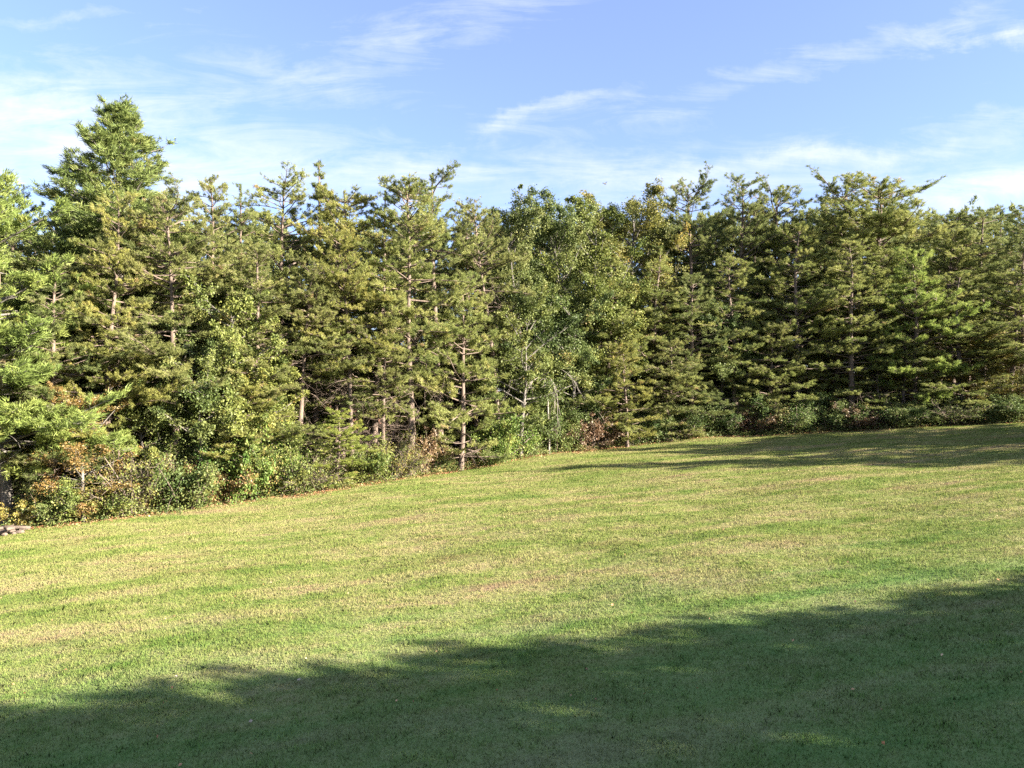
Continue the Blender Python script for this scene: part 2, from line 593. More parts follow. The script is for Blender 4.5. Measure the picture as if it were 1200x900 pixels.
def broad(seed, H=14, R=3, cb=.3, limbs=16, subs=9, lpc=60, leaf=.11, r0=.15, mat=None, bark=None, stems=1, blob=.32, el=(.3, .85), bare=.1, bend=.03, arch=-.1):
    """broadleaf tree or shrub: trunk or stems, rising limbs, twigs, many small leaves in clumps"""
    rng = np.random.default_rng(seed)
    tr = []
    if stems == 1:
        T = trunk_curve(rng, H * .93, bend)
        q = np.linspace(0, 1, len(T))
        rr = r0 * (1 - q) ** .8 + .012
        rr[0] *= 1.3
        tr.append(tube_batch(T[None], rr[None], 8))
        u = np.sort(rng.random(limbs))
        h = cb * H + (H * .93 - cb * H) * u
        st = on_trunk(T, h)
        tt = u
        az = np.arange(limbs) * 2.4 + rng.normal(0, .5, limbs)
        L = R * (np.sin(np.clip(.28 + tt * .54, 0, 1) * np.pi) ** .6 * .95 + .3) * rng.uniform(.6, 1.15, limbs)
        e = el[0] + (el[1] - el[0]) * tt + rng.normal(0, .15, limbs)
        B1 = Curves(st, dirs(az, e), L, rng.uniform(-.1, .25, limbs), rng, .07)
    else:
        az = rng.random(limbs) * 6.28
        rad = rng.random(limbs) ** .6 * R * .30
        st = np.stack([np.cos(az) * rad, np.sin(az) * rad, np.zeros(limbs) - .08], -1)
        e = rng.uniform(.75, 1.45, limbs)
        L = H * rng.uniform(.6, 1.1, limbs)
        B1 = Curves(st, dirs(az + rng.normal(0, .3, limbs), e), L, rng.uniform(arch * 2, -arch * .3, limbs), rng, .07)
        sc = (R / .75) / max(H, .01)
    wood = B1.tubes(np.clip(L * .014 + .006, .008, .07), np.full(limbs, .006), 7, 5)
    M = limbs * subs
    i1 = np.repeat(np.arange(limbs), subs)
    sq = rng.uniform(.25 if stems == 1 else .12, 1, M)
    d2 = B1.tan(i1, sq) * .7 + rng.normal(0, .6, (M, 3)) + np.array([0, 0, .15])
    L2 = (L[i1] * .33 * (1.2 - sq) + .2) * rng.uniform(.5, 1.2, M)
    if stems > 1:
        L2 = np.minimum(L2, R * .8)
    B2 = Curves(B1.at(i1, sq), d2, L2, rng.uniform(-.3, .2, M), rng, .08)
    w2 = B2.tubes(np.full(M, .012), np.full(M, .004), 4, 3)
    has = rng.random(M) > bare
    cnt = (rng.uniform(.5, 1.4, M) * lpc * has).astype(int)
    i2 = np.repeat(np.arange(M), cnt)
    q2 = rng.uniform(.2, 1.08, len(i2))
    C = B2.at(i2, q2) + rng.normal(0, 1, (len(i2), 3)) * blob * .5 * np.minimum(L2[i2], 1)[:, None]
    C[:, 2] = np.maximum(C[:, 2], .03)
    ti = rng.normal(.42, .15, limbs)[i1[i2]] + rng.normal(0, .12, M)[i2] + rng.normal(0, .09, len(i2))
    fv = leaves(rng, C, ti, leaf)
    d = dict(H=H, R=R, trunk=tr[0] if tr else wood, branches=join(wood, w2) if tr else w2, foliage=fv, fm=mat or OAK_M, bm=bark or BARK_GREY)
    return d


def realise(p, name):
    """turn a generated plant into three shared meshes"""
    p['m_trunk'] = mk_mesh(name + '_trunk', *join(p['trunk'], p['branches']), p['bm'], smooth=True)
    V, Fc, ti = p['foliage']
    p['m_foliage'] = mk_mesh(name + '_foliage', V, Fc, p['fm'], ti)
    return p


def plant(name, p, x, y, H, Rr, rot, label, cat, group, color=(1, 1, 1), lean=(0, 0), fname='crown', tname='trunk', sink=.1):
    e = bpy.data.objects.new(name, None)
    e.empty_display_size = .3
    link(e)
    e.location = (x, y, float(gh(x, y)) - sink)
    e.rotation_euler = (lean[0], lean[1], 0)
    tag(e, label, cat, group)
    for key, nm in (('m_trunk', tname), ('m_foliage', fname)):
        o = link(bpy.data.objects.new(nm, p[key]), e)
        o.rotation_euler = (0, 0, rot)
        o.scale = (Rr / p['R'], Rr / p['R'], H / p['H'])
        o.color = (*color, 1)
    return e


def top_h(px, d, py):
    """world position of a picture column at depth d and the height that reaches picture row py"""
    x = (px - 600) / F * d
    z = CAM_Z + (450 - py) / F * d
    return x, d, z - float(gh(x, d))


# prototypes
VP = [realise(pine(11 + i, 15, 3.0, cb=c_, nb=n_, prof=p_, dead=dd, top=tp), 'pine') for i, (c_, n_, p_, dd, tp) in enumerate(
    [(.24, 125, .5, 16, .10), (.36, 112, .45, 38, .14), (.10, 150, .6, 10, .08), (.28, 125, .42, 20, .15), (.14, 145, .62, 12, .08), (.46, 100, .45, 46, .16), (.2, 135, .75, 14, .05), (.36, 110, .3, 24, .22), (.5, 95, .6, 46, .1)])]
LOWP = [realise(pine(31 + i, 8, 2.3, cb=.05, nb=105, prof=.55, dead=6, top=.15, r0=.09), 'young_pine') for i in range(2)]
SPIRE = realise(pine(41, 16, 2.0, cb=.3, nb=80, prof=1.0, dead=10, top=.06, el1=.6, rag=.6), 'spire_pine')
TOPPY = realise(pine(43, 16, 1.9, cb=.62, nb=60, prof=.25, dead=22, top=.45, el1=.35, rag=.6), 'flat_pine')
WPK = dict(mat=WPINE_M, bark=BARK_GREY, nn=15, nl=.19, nw=.028, tsp=.10, spread=.6, dead=8)
WP1 = realise(pine(51, 12.5, 3.3, cb=.17, nb=200, prof=.55, el0=-.12, el1=.6, top=.2, ssp=.14, droop=.03, **WPK), 'white_pine')
WP2 = realise(pine(58, 18.5, 4.3, cb=.15, nb=430, prof=.85, bend=.006, el0=-.02, el1=.7, top=.05, ssp=.15, r0=.24, rag=.28, up=.22, **WPK), 'white_pine')
BR = [realise(broad(61 + i, 14, 2.8, cb=c_, limbs=l_, subs=14, lpc=150, leaf=.10, bare=b_, blob=.42), 'broadleaf') for i, (c_, l_, b_) in enumerate([(.2, 36, .08), (.3, 32, .15), (.12, 38, .08)])]
BRL = [realise(broad(71 + i, 8, 2.2, cb=.12, limbs=34, subs=11, lpc=115, leaf=.095, r0=.09, blob=.4), 'young_broadleaf') for i in range(2)]
SH = [realise(broad(81 + i, 2.4, 1.4, limbs=20, subs=12, lpc=70, leaf=.08, stems=9, mat=SHRUB_M, bark=TWIG, arch=-.12, blob=.45), 'shrub') for i in range(3)]
SHT = realise(broad(91, 2.8, 1.4, limbs=50, subs=16, lpc=14, leaf=.07, stems=9, mat=SHRUB_M, bark=TWIG, bare=.3, arch=-.2), 'twiggy_shrub')
SHO = realise(broad(92, 2.4, 1.4, limbs=16, subs=9, lpc=60, leaf=.08, stems=9, mat=ORANGE_M, bark=TWIG), 'orange_shrub')
SHY = realise(broad(93, 2.0, 1.2, limbs=16, subs=8, lpc=60, leaf=.08, stems=9, mat=YELLOW_M, bark=TWIG), 'yellow_shrub')
SHR = realise(broad(94, 2.4, 1.4, limbs=18, subs=9, lpc=60, leaf=.08, stems=9, mat=RUSSET_M, bark=TWIG), 'russet_shrub')
MOR = realise(broad(75, 8, 2.2, cb=.25, limbs=26, subs=10, lpc=70, leaf=.095, r0=.08, blob=.4, mat=ORANGE_M), 'autumn_tree')
PROTO = dict(MO=MOR, WP1=WP1, WP2=WP2, SP=SPIRE, TP=TOPPY, SHT=SHT, SHO=SHO, SHY=SHY, SHR=SHR)
for i, p in enumerate(VP):
    PROTO['V%d' % i] = p
for i, p in enumerate(LOWP):
    PROTO['L%d' % i] = p
for i, p in enumerate(BR):
    PROTO['B%d' % i] = p
for i, p in enumerate(BRL):
    PROTO['M%d' % i] = p
for i, p in enumerate(SH):
    PROTO['S%d' % i] = p

# ------------------------------------------------------------------ trees: column, depth, top row, crown radius, kind, colour, label
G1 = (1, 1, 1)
BRT = (1.15, 1.18, 1.1)  # brighter tint; on right-hand trees it puts missing sunlight into the colour
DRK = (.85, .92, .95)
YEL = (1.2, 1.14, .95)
TREES = [
    (12, 27.6, 226, 3.9, 'WP1', (1.2, 1.2, 1.05), 'bright green white pine with shelf-like boughs at the left edge of the picture'),
    (136, 34.5, 122, 6.1, 'WP2', G1, 'tallest tree of all, broad white pine rising high above the wood on the left'),
    (125, 28.8, 225, 2.0, 'V0', YEL, 'slender olive pine with a reddish trunk right in front of the tallest pine'),
    (146, 31.0, 285, 1.9, 'V5', G1, 'pine with a pale thick trunk just right of the slender olive pine'),
    (207, 30.4, 240, 2.3, 'V3', G1, 'pine with a bare forked trunk in the gap right of the tallest pine'),
    (62, 28.2, 300, 2.0, 'V2', DRK, 'dark pine squeezed between the bright left edge pine and the tallest pine'),
    (248, 34.5, 213, 2.3, 'V4', G1, 'pointed pine whose tip shows just right of the tallest pine'),
    (282, 35.5, 221, 2.2, 'V0', DRK, 'darker pine top in the dip between the tallest pine and the wide pine clump'),
    (268, 31.6, 335, 2.2, 'M0', YEL, 'yellowish young broadleaf tree above the dense shrubs on the left slope'),
    (300, 32.8, 285, 2.4, 'V2', G1, 'full low-branched pine left of the bare grey trunks'),
    (322, 36.5, 211, 3.0, 'V3', BRT, 'wide dense pine with rounded top left of the thin spire'),
    (371, 37.5, 192, 2.0, 'SP', DRK, 'thin spire-topped pine poking above its neighbours left of centre'),
    (350, 33.8, 310, 2.0, 'V5', G1, 'pine with several reddish bare lower limbs standing over the shrubs'),
    (400, 36.0, 219, 2.6, 'V1', YEL, 'olive pine directly right of the thin spire'),
    (412, 34.6, 300, 1.8, 'V5', YEL, 'leggy pine with a pale bare trunk above the juniper-like bush'),
    (438, 37.0, 224, 2.6, 'V4', BRT, 'bushy pine between the olive pine and the tall lit trunk'),
    (448, 35.4, 350, 1.6, 'V1', G1, 'short thin pine left of the tall lit trunk'),
    (481, 36.4, 214, 2.7, 'V1', BRT, 'tall pine with a long straight sunlit trunk and spreading boughs left of centre'),
    (517, 40.5, 207, 2.0, 'TP', DRK, 'flat-topped pine with a bare upper trunk standing out against the sky'),
    (540, 37.6, 330, 2.6, 'L0', BRT, 'bright green low pine with boughs sweeping over the dark hollow'),
    (588, 41.0, 238, 2.3, 'V5', G1, 'leaning pine with a slanted bare trunk right of the sky gap'),
    (560, 43.0, 246, 2.0, 'V0', DRK, 'shaded pine in the dip right of the flat-topped pine'),
    (618, 44.0, 240, 2.6, 'B0', (.85, .86, .85), 'dark green broadleaf tree right of the leaning pine'),
    (655, 46.5, 232, 2.9, 'B1', G1, 'airy broadleaf tree with sky showing through, left of the yellowish crown'),
    (698, 47.0, 222, 3.3, 'B2', YEL, 'yellowish broadleaf tree under the flying bird'),
    (610, 40.6, 352, 2.6, 'M1', (.95, .95, .88), 'pale-leaved small broadleaf tree behind the drooping dead branches'),
    (752, 50.5, 223, 3.5, 'B1', (1.25, 1.0, .85), 'brownish broadleaf crown right of the yellowish one'),
    (705, 45.2, 300, 2.6, 'V2', BRT, 'light olive pine in front of the yellowish broadleaf tree'),
    (768, 48.2, 292, 3.0, 'V4', BRT, 'light olive pine in front of the brownish broadleaf crown'),
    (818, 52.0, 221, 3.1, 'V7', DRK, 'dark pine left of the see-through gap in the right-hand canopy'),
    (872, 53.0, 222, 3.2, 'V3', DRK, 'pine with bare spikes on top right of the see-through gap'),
    (912, 52.5, 230, 3.5, 'V7', BRT, 'round-topped pine between the spiked pine and the right-hand clump'),
    (735, 44.2, 405, 2.0, 'L1', YEL, 'small sunlit pine with layered boughs in front of the dark hollow'),
    (668, 44.0, 350, 2.3, 'M0', DRK, 'shaded small broadleaf tree left of the small sunlit pine'),
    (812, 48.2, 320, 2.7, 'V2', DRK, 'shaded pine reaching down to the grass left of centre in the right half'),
    (862, 48.6, 300, 3.0, 'V4', BRT, 'wide olive pine below the see-through gap'),
    (938, 49.2, 262, 3.2, 'V2', BRT, 'sunny full pine in front of the round-topped pine'),
    (975, 52.0, 221, 3.4, 'V7', BRT, 'left crown of the two highest pines in the right-hand clump'),
    (1042, 50.5, 219, 4.2, 'V7', BRT, 'widest and highest pine of the right-hand clump, flat wide top'),
    (1000, 48.0, 280, 3.0, 'V4', BRT, 'yellow-green pine in front of the dip between the two highest right pines'),
    (1072, 47.6, 300, 3.0, 'L0', (1.1, 1.3, .95), 'fresh green pine below the widest right-hand pine'),
    (1118, 50.5, 258, 3.3, 'V3', BRT, 'pine on the falling slope of the right-hand clump'),
    (1148, 51.0, 250, 2.2, 'TP', DRK, 'thin dark pine top against the low white cloud on the right'),
    (1198, 47.5, 243, 2.8, 'V4', DRK, 'pine cut by the right edge of the picture'),
    (1130, 47.2, 318, 3.0, 'V2', BRT, 'olive pine in front of the thin dark pine top'),
    (1182, 46.8, 322, 2.6, 'V1', BRT, 'pine in front of the one cut by the right edge'),
    (28, 33.0, 222, 2.4, 'V4', DRK, 'dark pine top behind the bright left edge pine'),
    (98, 27.2, 468, 1.7, 'MO', G1, 'small autumn tree with orange leaves left of the slender olive pine'),
    (900, 48.4, 380, 2.4, 'L1', G1, 'low young pine below the round-topped pine'),
    (1150, 46.8, 395, 2.2, 'M0', (1.2, .85, .7), 'reddish brown small broadleaf tree low in the right-hand wood'),
    (235, 30.4, 400, 1.9, 'M1', G1, 'dense green small tree right of the forked bare trunk'),
    (180, 32.0, 330, 2.2, 'V2', DRK, 'shaded pine filling the space between pale trunk and forked trunk'),
    (845, 50.0, 360, 2.6, 'M1', DRK, 'shaded small broadleaf tree under the wide olive pine'),
    (172, 30.0, 425, 1.6, 'M0', (1.15, 1.15, .95), 'leafy sapling growing up behind the tangled grey-brown bush'),
    (305, 32.2, 420, 1.9, 'M1', (1.2, 1.15, .9), 'yellow-green sapling left of the dark gap on the left slope'),
    (275, 31.0, 450, 1.7, 'L1', YEL, 'low olive pine sapling among the dense shrubs on the left slope'),
    (630, 43.0, 440, 1.8, 'M0', (1.2, 1.15, 1.0), 'pale green sapling right behind the drooping dead branches'),
    (785, 46.6, 400, 2.2, 'L0', G1, 'low pine between the small sunlit pine and the shaded pine'),
    (1030, 47.8, 420, 2.2, 'L1', BRT, 'low sunlit pine below the yellow-green pine on the right'),
    (1060, 47.4, 400, 2.6, 'L1', DRK, 'shaded low pine at the foot of the fresh green pine'),
]
rng = np.random.default_rng(3)
PXS = [0, 200, 400, 560, 700, 800, 960, 1200]
for (px, d, py, rad, kind, colr, label) in TREES:
    d0 = d
    d += float(np.interp(px, PXS, [28.9, 32, 35.8, 42.1, 47.8, 50.4, 49.8, 47.3]) - np.interp(px, PXS, [26.2, 29.4, 33, 39, 44, 47.8, 46.9, 44.4]))
    rad *= d / d0 * (1.22 if kind[0] in 'VL' else 1.1)
    x, y, h = top_h(px, d, py)
    p = PROTO[kind]
    lean = (rng.normal(0, .022), rng.normal(0, .026))
    if kind in ('V0', 'V3', 'V5', 'V1', 'V4') and px % 3 == 0:
        kind = {'V0': 'V6', 'V3': 'V7', 'V5': 'V8', 'V1': 'V7', 'V4': 'V6'}[kind]
        p = PROTO[kind]
    if 'leaning pine' in label:
        lean = (0, -.11)
    is_b = kind[0] in 'BM'
    nm = 'broadleaf_tree' if is_b else ('white_pine' if kind.startswith('WP') else 'pine_tree')
    e = plant(nm, p, x, y, h * (.95 if is_b else 1.01), rad, rng.uniform(0, 6.28), label, 'tree', 'trees along the edge of the wood', colr, lean)

# drooping dead branches in front of the pale small tree
rngd = np.random.default_rng(77)
x, y, h = top_h(642, 45.1, 432)
n = 10
B = Curves(np.repeat([[0, 0, 0.]], n, 0) + rngd.normal(0, .12, (n, 3)) * [1, 1, 2], dirs(rngd.uniform(2.9, 5.6, n), rngd.uniform(-.5, .25, n)), rngd.uniform(1.3, 3.3, n), rngd.uniform(-1.0, -.4, n), rngd, .09)
k = 110
ii = rngd.integers(0, n, k)
qq = rngd.uniform(.3, .95, k)
B2 = Curves(B.at(ii, qq), B.tan(ii, qq) + rngd.normal(0, .5, (k, 3)), rngd.uniform(.3, .9, k), rngd.uniform(-.6, 0, k), rngd, .08)
st = Curves(np.array([[.1, .2, -h]]), np.array([[-.03, -.05, 1.]]), np.array([h]), np.array([0.]), rngd, .02)
DEADM = bark_mat('dead_wood', (.09, .08, .07), (.22, .195, .17), 2)
e = bpy.data.objects.new('dead_tree', None)
link(e)
e.location = (x, y, float(gh(x, y)))
tag(e, 'small dead tree with pale arching leafless branches drooping to the grass', 'dead tree')
for nm, vf in (('trunk', join(st.tubes(np.array([.07]), np.array([.04]), 8, 7), B.tubes(np.full(n, .03), np.full(n, .008), 9, 5), B2.tubes(np.full(k, .012), np.full(k, .005), 5, 3))),):
    o = link(bpy.data.objects.new(nm, mk_mesh(nm, vf[0] + np.array([0, 0, h]), vf[1], DEADM, smooth=True)), e)

# ------------------------------------------------------------------ shrubs along the edge
SHRUBS = [
    (28, 606, 1.1, .9, 'SHY', (1, 1, .9), 'low yellow-green bush beside the heap of cut wood'),
    (60, 0, 1.6, 1.1, 'S0', G1, 'green bush under the bright left edge pine'),
    (96, 0, 1.2, 1.0, 'SHO', G1, 'low orange-leaved bush between the bright left edge pine and the slender pine'),
    (112, 0, 1.5, 1.2, 'S1', YEL, 'yellow-green bush in front of the small orange autumn tree'),
    (152, 0, 2.9, 1.3, 'SHT', (1.3, 1.15, 1), 'tangled grey-brown twiggy bush with few leaves'),
    (190, 0, .9, .7, 'SHO', (1, .9, .8), 'small orange bush at the foot of the twiggy bush'),
    (218, 0, 2.4, 1.5, 'S2', (.82, .85, .8), 'dark glossy green bush right of the twiggy bush'),
    (252, 0, 2.2, 1.4, 'SHR', (1.2, 1.4, .9), 'olive brown bush right of the dark glossy bush'),
    (288, 0, 3.0, 1.5, 'S0', (.9, 1.15, .8), 'tall leafy green bush on the left slope'),
    (318, 0, 2.4, 1.3, 'S1', YEL, 'straw tinged bush left of the dark gap'),
    (352, 0, 2.0, 1.3, 'SHT', (1.2, 1.1, 1), 'thin twiggy bush beside the dark gap'),
    (395, 0, 2.9, 1.6, 'L0', (1.2, 1.3, .85), 'bright green juniper-like bush with feathery sprays'),
    (428, 0, 2.0, 1.4, 'S2', YEL, 'yellowish bush right of the juniper-like bush'),
    (462, 0, 2.1, 1.3, 'SHT', (1.3, 1.1, .9), 'sparse tan bush in front of the tall lit trunk'),
    (492, 0, 2.2, 1.2, 'SHR', (.85, 1.0, .75), 'reddish brown bush at the left rim of the dark hollow'),
    (524, 0, .7, .6, 'S0', BRT, 'tiny green bush alone on the leaf litter'),
    (562, 0, 1.1, .6, 'SHY', (1.15, 1.1, .8), 'small yellow bush at the right rim of the dark hollow'),
    (580, 0, 2.6, 1.4, 'S1', (1.1, 1.25, .9), 'light green bush beside the small yellow bush'),
    (612, 0, 1.7, 1.2, 'S2', G1, 'low green bush left of the drooping dead branches'),
    (654, 0, 2.9, 1.3, 'S0', (1.15, 1.15, 1.1), 'pale leafy bush right of the drooping dead branches'),
    (690, 0, 2.0, 1.5, 'SHR', (.8, .9, .8), 'dusky brownish bush right of the pale leafy bush'),
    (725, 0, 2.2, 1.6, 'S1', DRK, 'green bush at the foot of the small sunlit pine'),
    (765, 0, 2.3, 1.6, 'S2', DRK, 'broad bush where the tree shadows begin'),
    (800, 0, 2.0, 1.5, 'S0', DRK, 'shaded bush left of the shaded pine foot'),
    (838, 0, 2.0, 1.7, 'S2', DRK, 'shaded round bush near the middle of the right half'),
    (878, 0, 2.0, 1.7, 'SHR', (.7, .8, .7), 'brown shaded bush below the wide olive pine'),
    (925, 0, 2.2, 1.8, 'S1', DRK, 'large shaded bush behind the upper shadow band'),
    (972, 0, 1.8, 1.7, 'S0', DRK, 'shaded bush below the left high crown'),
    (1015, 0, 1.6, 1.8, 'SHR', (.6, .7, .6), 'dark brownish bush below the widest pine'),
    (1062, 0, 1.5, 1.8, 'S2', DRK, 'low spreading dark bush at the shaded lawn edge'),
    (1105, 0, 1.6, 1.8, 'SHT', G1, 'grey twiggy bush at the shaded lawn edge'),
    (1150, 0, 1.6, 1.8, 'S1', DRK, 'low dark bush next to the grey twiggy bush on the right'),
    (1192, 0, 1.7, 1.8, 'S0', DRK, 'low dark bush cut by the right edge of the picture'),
]
for (px, _, h, rad, kind, colr, label) in SHRUBS:
    d = 25.0
    for _i in range(30):                                   # where the sight line meets the wood's edge
        d = .5 * d + .5 * (float(y_edge((px - 600) / F * d)) + .55)
    x = (px - 600) / F * d
    if kind == 'L0':
        nm = 'juniper_bush'
    elif kind == 'SHT':
        nm = 'twiggy_bush'
    else:
        nm = 'bush'
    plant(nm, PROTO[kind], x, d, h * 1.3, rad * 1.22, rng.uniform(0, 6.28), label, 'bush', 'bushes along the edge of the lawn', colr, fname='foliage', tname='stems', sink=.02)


# ------------------------------------------------------------------ the wood behind, one mass
def merged(name, items, label, cat, rngm):
    """merge many simplified plants into one mesh object with wood and foliage materials"""
    Vs, Fs, ts, ms, o = [], [], [], [], 0
    for (p, x, y, H, Rr, rot) in items:
        c_, s_ = math.cos(rot), math.sin(rot)
        Mx = np.array([[c_, -s_, 0], [s_, c_, 0], [0, 0, 1]])
        off = np.array([x, y, float(gh(x, y)) - .1])
        for part, k in (('trunk', 0), ('foliage', 1)):
            V = p[part][0] * np.array([Rr / p['R'], Rr / p['R'], H / p['H']])
            V = V @ Mx.T + off
            Fc = p[part][1]
            if Fc.shape[1] == 4:
                Fc = np.concatenate([Fc[:, [0, 1, 2]], Fc[:, [0, 2, 3]]])
                ti = np.concatenate([p[part][2]] * 2) if k else np.zeros(len(Fc))
            else:
                ti = p[part][2] if k else np.zeros(len(Fc))
            Vs.append(V)
            Fs.append(Fc + o)
            ts.append(ti)
            ms.append(np.full(len(Fc), k, np.int32))
            o += len(V)
    me = mk_mesh(name, np.concatenate(Vs), np.concatenate(Fs), None, np.concatenate(ts))
    me.materials.append(BARK_PINE)
    me.materials.append(PINE_M)
    me.polygons.foreach_set('material_index', np.concatenate(ms))
    ob = link(bpy.data.objects.new(name, me))
    ob.color = (.8, .85, .85, 1)
    tag(ob, label, cat, kind='stuff')
    return ob


LW = [pine(101 + i, 15, 2.9, cb=c_, nb=85, prof=.42, dead=0, top=.3, nn=8, nl=.30, nw=.08, tsp=.22, ssp=.26) for i, c_ in enumerate([.1, .2, .3])]
LB = [broad(111 + i, 6, 2.4, cb=.05, limbs=16, subs=7, lpc=22, leaf=.34, r0=.08) for i in range(2)]
rngw = np.random.default_rng(8)
items = []
for row in range(9):
    off = 7.5 + row * 3.2
    for x in np.arange(-46, 50, 3.3):
        xx = x + rngw.uniform(-1.3, 1.3)
        dd = off + rngw.uniform(-1.2, 1.2)
        yy_ = float(y_edge(xx)) + dd
        if abs(xx / yy_) > .95:
            continue
        # keep the wood's tops under the skyline of the trees in front
        Ht = (CAM_Z + 205 / F * yy_ - float(gh(xx, yy_))) * rngw.uniform(.84, .97) * (1.02 if xx > 12 else 1)
        Ht = min(Ht, 19)
        if rngw.random() < .72:
            items.append((LW[rngw.integers(0, 3)], xx, yy_, Ht, rngw.uniform(2.2, 3.1), rngw.uniform(0, 6)))
        if row < 5 and rngw.random() < .8:
            items.append((LB[rngw.integers(0, 2)], xx + 1.2, yy_ + .8, rngw.uniform(3.5, 6.5), 2.4, rngw.uniform(0, 6)))
merged('woodland', items, 'dim mass of crowded trees deep inside the wood', 'wood', rngw)

# trees right of the frame that throw the long shadows on the lawn
items = []
for i in range(190):                                       # south-east block: tall to the back, lower towards its north rim
    xx = rngw.uniform(20, 36)
    yy_ = rngw.uniform(-20, -4.4) - (xx - 22) * .364
    items.append((LW[i % 3] if i % 4 else LB[0], xx, yy_, rngw.uniform(12.8, 14.5), 3.3, rngw.uniform(0, 6)))
for q in np.arange(-4.6, 10.5, .5):
    for k in range(2):
        xx = 22 + rngw.uniform(-1.5, 1.5) + k * 4
        items.append((LW[0], xx, q - (xx - 22) * .364, max(3.2, 12.2 - (q + .6 + 2.1) * .64 - k * .6) + (xx - 22) * .33 + rngw.uniform(-.35, .2), 1.5, q * 3))
for (xx, yy_, h, r0_) in [(34, 28.8, 10.9, 1.8), (35, 29.2, 9.5, 1.6), (33.5, 30.1, 7.9, 1.6), (35, 31.0, 7.2, 1.4), (33.5, 33.4, 8, 1.4), (35, 34.9, 9, 2.0), (37, 33.9, 8.8, 1.8), (34, 36.3, 7.5, 2), (34, 38.5, 9.5, 1.8), (36, 37.2, 7.5, 2.2), (33.5, 40, 6.5, 2), (36, 40.5, 7, 2.2), (38, 37.6, 8, 2.2), (34, 42, 6, 2), (37, 43, 6.5, 2.2)]:
    for k in range(2):
        items.append((LW[(k * 2) % 3], xx + k * 1.7, yy_ - (2.4 if h > 9 else 1.8) - k * .62, h + k * .55, r0_ * (1 - .08 * k), xx + k))
merged('woodland_beside_lawn', items, 'crowded trees beside the lawn whose long shadows fall across the grass', 'wood', rngw)

# ------------------------------------------------------------------ undergrowth and litter (uncountable)
rngu = np.random.default_rng(21)
n = 1900
ux = rngu.uniform(-34, 40, n)
ud = np.abs(rngu.normal(0, 1.0, n)) - rngu.uniform(.1, .85, n) ** 1.3
uy = y_edge(ux) + ud
Cs, tsx = [], []
for i in range(n):
    k = rngu.integers(22, 50)
    hh = rngu.uniform(.12, .5) + (ud[i] > .7) * .35
    c_ = rngu.normal(0, 1, (k, 3)) * [.2, .2, .0] + [ux[i], uy[i], 0]
    c_[:, 2] = gh(c_[:, 0], c_[:, 1]) + rngu.random(k) * hh
    Cs.append(c_)
    tsx.append(rngu.normal(rngu.choice([.3, .5, .6, .9], p=[.35, .3, .2, .15]), .1, k))
V, Fc, ti = leaves(rngu, np.concatenate(Cs), np.concatenate(tsx), .085, -.4)
tag(link(bpy.data.objects.new('undergrowth', mk_mesh('undergrowth', V, Fc, SHRUB_M, ti))), 'ragged low weeds and seedlings along the foot of the wood', 'undergrowth', kind='stuff')

n = 30000
ux = rngu.uniform(-34, 44, n)
uy = y_edge(ux) + rngu.normal(.1, .65, n)
C = np.stack([ux, uy, gh(ux, uy) + .015 + .03 * rngu.random(n)], -1)
D = dirs(rngu.random(n) * 6.28, rngu.normal(0, .25, n))
Sd = nrm(np.cross(D, [0, 0, 1.] + rngu.normal(0, .3, (n, 3))))
L = rngu.uniform(.05, .12, n)[:, None]
V = np.stack([C, C + D * L * .5 + Sd * L * .35, C + D * L, C + D * L * .5 - Sd * L * .35], 1).reshape(-1, 3)
LITM = foliage_mat('dry_leaves', [(0, (.16, .08, .04)), (.4, (.34, .16, .08)), (.75, (.42, .24, .12)), (1, (.45, .34, .2))], .1, .04)
tag(link(bpy.data.objects.new('leaf_litter', mk_mesh('leaf_litter', V, np.arange(len(V)).reshape(-1, 4), LITM, rngu.random(n)))), 'reddish brown fallen leaves along the edge of the grass', 'leaf litter', kind='stuff')

n = 420
uy = rngu.uniform(8, 40, n)
ux = (rngu.random(n) * 2 - 1) * (.72 * uy + 3)
kp = in_wood(ux, uy) < -.5
C = np.stack([ux, uy, gh(ux, uy) + .035], -1)[kp]
V, Fc, ti = leaves(rngu, C, rngu.random(len(C)), .055, 0)
tag(link(bpy.data.objects.new('scattered_leaves', mk_mesh('scattered_leaves', V, Fc, LITM, ti))), 'small dry leaves blown thinly across the lawn', 'dry leaves', kind='stuff')

# ------------------------------------------------------------------ three pale fallen leaves on the near lawn
for (px, py, label) in [(206, 794, 'pale curled leaf lying at the rim of the near shadow'), (294, 847, 'small white leaf lying in the shaded near lawn'), (350, 798, 'tan leaf lying on the lit grass above the small white leaf')]:
    d = 10.
    for _i in range(40):
        d = .5 * d + .5 * (CAM_Z - float(gh((px - 600) / F * d, d)) - .04) * F / (py - 450)
    x = (px - 600) / F * d
    g = np.linspace(-1, 1, 7)
    U, Vv = np.meshgrid(g, g)
    wv = np.sqrt(np.clip(1 - U ** 2, 0, 1)) * (1 + .25 * np.sin(U * 9))
    pts = np.stack([U * .045, Vv * wv * .026, .012 * U ** 2 + .016 * Vv ** 2], -1).reshape(-1, 3)
    ids = np.arange(49).reshape(7, 7)
    Fc = np.stack([ids[:-1, :-1], ids[:-1, 1:], ids[1:, 1:], ids[1:, :-1]], -1).reshape(-1, 4)
    m, t, out = new_mat('pale_leaf')
    leaf_shader(t, out, t.mix(t.noise(None, 20), (.30, .25, .18), (.45, .40, .32)), .2, .04)
    o = link(bpy.data.objects.new('fallen_leaf', mk_mesh('fallen_leaf', pts, Fc, m, smooth=True)))
    o.location = (x, d, float(gh(x, d)) + .045)
    o.rotation_euler = (rng.uniform(-.3, .3), rng.uniform(-.3, .3), px)
    tag(o, label, 'leaf', 'fallen leaves on the near lawn')

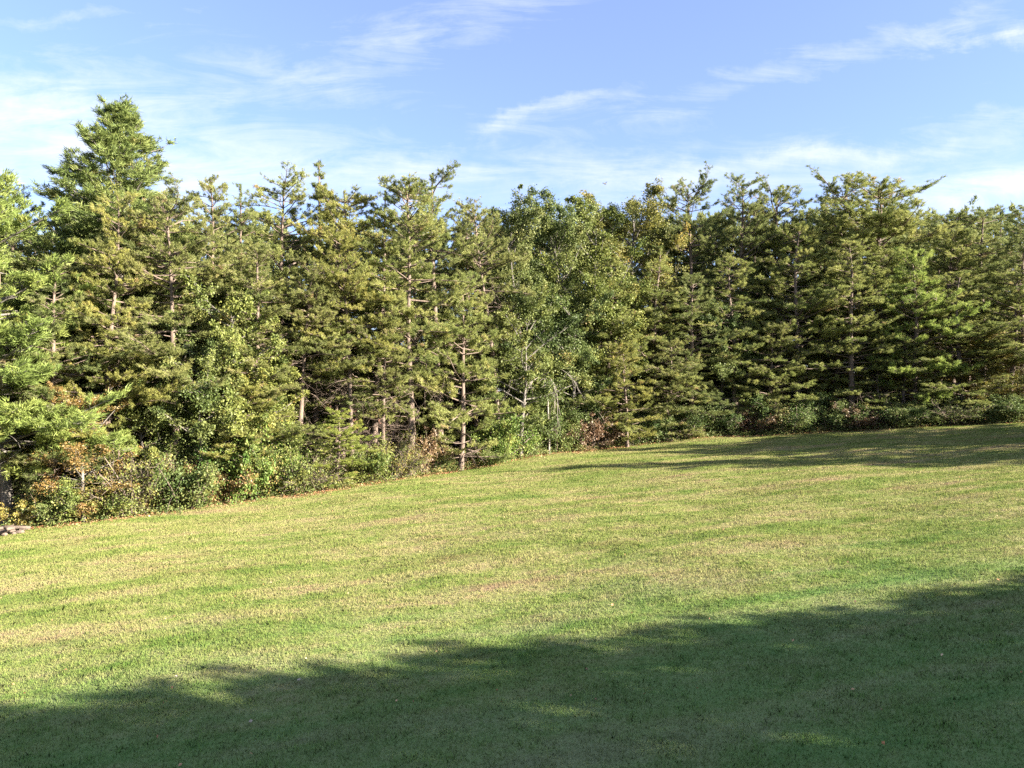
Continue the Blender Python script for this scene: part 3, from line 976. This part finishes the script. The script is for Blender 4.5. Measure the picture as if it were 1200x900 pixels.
# ------------------------------------------------------------------ heap of cut wood at the far left edge
px, d = 8, 28.2
x = (px - 600) / F * d
e = bpy.data.objects.new('wood_heap', None)
link(e)
e.location = (x, d, float(gh(x, d)))
tag(e, 'small pale heap of cut branches at the far left edge of the lawn', 'wood heap')
LOGM = bark_mat('cut_wood', (.05, .036, .03), (.13, .10, .08), 2)
rl = np.random.default_rng(9)
for i in range(13):
    ln = rl.uniform(.5, 1.1)
    az = rl.uniform(0, 3.14)
    lay = i // 5
    c_ = np.array([rl.uniform(-.5, .5), rl.uniform(-.3, .3), .07 + lay * .11])
    rr = rl.uniform(.035, .075)
    dv = np.array([math.cos(az), math.sin(az), rl.uniform(-.12, .12)])
    q = np.array([0, .001, .33, .66, .999, 1.0])
    Pp = c_ + (q[:, None] - .5) * ln * dv + rl.normal(0, .008, (6, 3))
    Pp[0], Pp[-1] = Pp[1], Pp[-2]
    Pp[1] = Pp[0] + dv * .002
    Pp[-2] = Pp[-1] - dv * .002
    rad = np.array([.001, rr, rr * 1.05, rr * .95, rr * .9, .001])
    vf = tube_batch(Pp[None], rad[None], 9)
    link(bpy.data.objects.new('log', mk_mesh('log', vf[0], vf[1], LOGM, smooth=False)), e)

# ------------------------------------------------------------------ bird above the treetops
d = 44.
x = (709 - 600) / F * d
z = CAM_Z + (450 - 215.5) / F * d
m, t, out = new_mat('dark_feathers')
b = t.node('ShaderNodeBsdfPrincipled')
t.l.new(t.mix(t.noise(None, 30), (.02, .02, .022), (.06, .055, .05)), b.inputs['Base Color'])
b.inputs['Roughness'].default_value = .7
t.l.new(b.outputs[0], out.inputs[0])
e = bpy.data.objects.new('bird', None)
link(e)
e.location = (x, d, z)
e.rotation_euler = (0, 0, .7)
tag(e, 'tiny dark bird in flight above the yellowish broadleaf tree', 'bird')
q = np.linspace(0, 1, 12)
body = np.stack([(q - .5) * .24, 0 * q, .01 * np.sin(q * 3)], -1)
rb = .036 * np.sin(np.clip(q * 1.0, 0, 1) * np.pi) ** .7 + .004
rb[8:11] = [.026, .027, .02]
rb[11] = .003
rb[0] = .012
vf = tube_batch(body[None], rb[None], 10)
link(bpy.data.objects.new('body', mk_mesh('bird_body', vf[0], vf[1], m, smooth=True)), e)
for sgn in (-1, 1):
    vs, fc = [], []
    for s_ in np.linspace(0, 1, 6):
        cx = .02 - .05 * s_ ** 2
        ch = .075 * (1 - s_) ** .6 + .008
        zz = .03 + .07 * math.sin(s_ * 1.9)
        for (a_, th) in ((.5, 0), (0, .006), (-.5, 0), (0, -.006)):
            vs.append((cx + a_ * ch, sgn * (.02 + .17 * s_), zz + th))
    for i in range(5):
        for k in range(4):
            fc.append((i * 4 + k, i * 4 + (k + 1) % 4, i * 4 + 4 + (k + 1) % 4, i * 4 + 4 + k))
    link(bpy.data.objects.new('wing', mk_mesh('bird_wing', np.array(vs), np.array(fc), m)), e)
tv = np.array([(-.10, -.012, .0), (-.10, .012, .0), (-.19, .035, .0), (-.19, -.035, .0), (-.10, -.012, .008), (-.10, .012, .008), (-.19, .035, .004), (-.19, -.035, .004)])
tf = np.array([(0, 1, 2, 3), (7, 6, 5, 4), (0, 4, 5, 1), (1, 5, 6, 2), (2, 6, 7, 3), (3, 7, 4, 0)])
link(bpy.data.objects.new('tail', mk_mesh('bird_tail', tv, tf, m)), e)

# ------------------------------------------------------------------ render settings
S.render.engine = 'CYCLES'
S.cycles.max_bounces = 6
S.cycles.diffuse_bounces = 3
S.cycles.transmission_bounces = 3
S.cycles.use_denoising = False
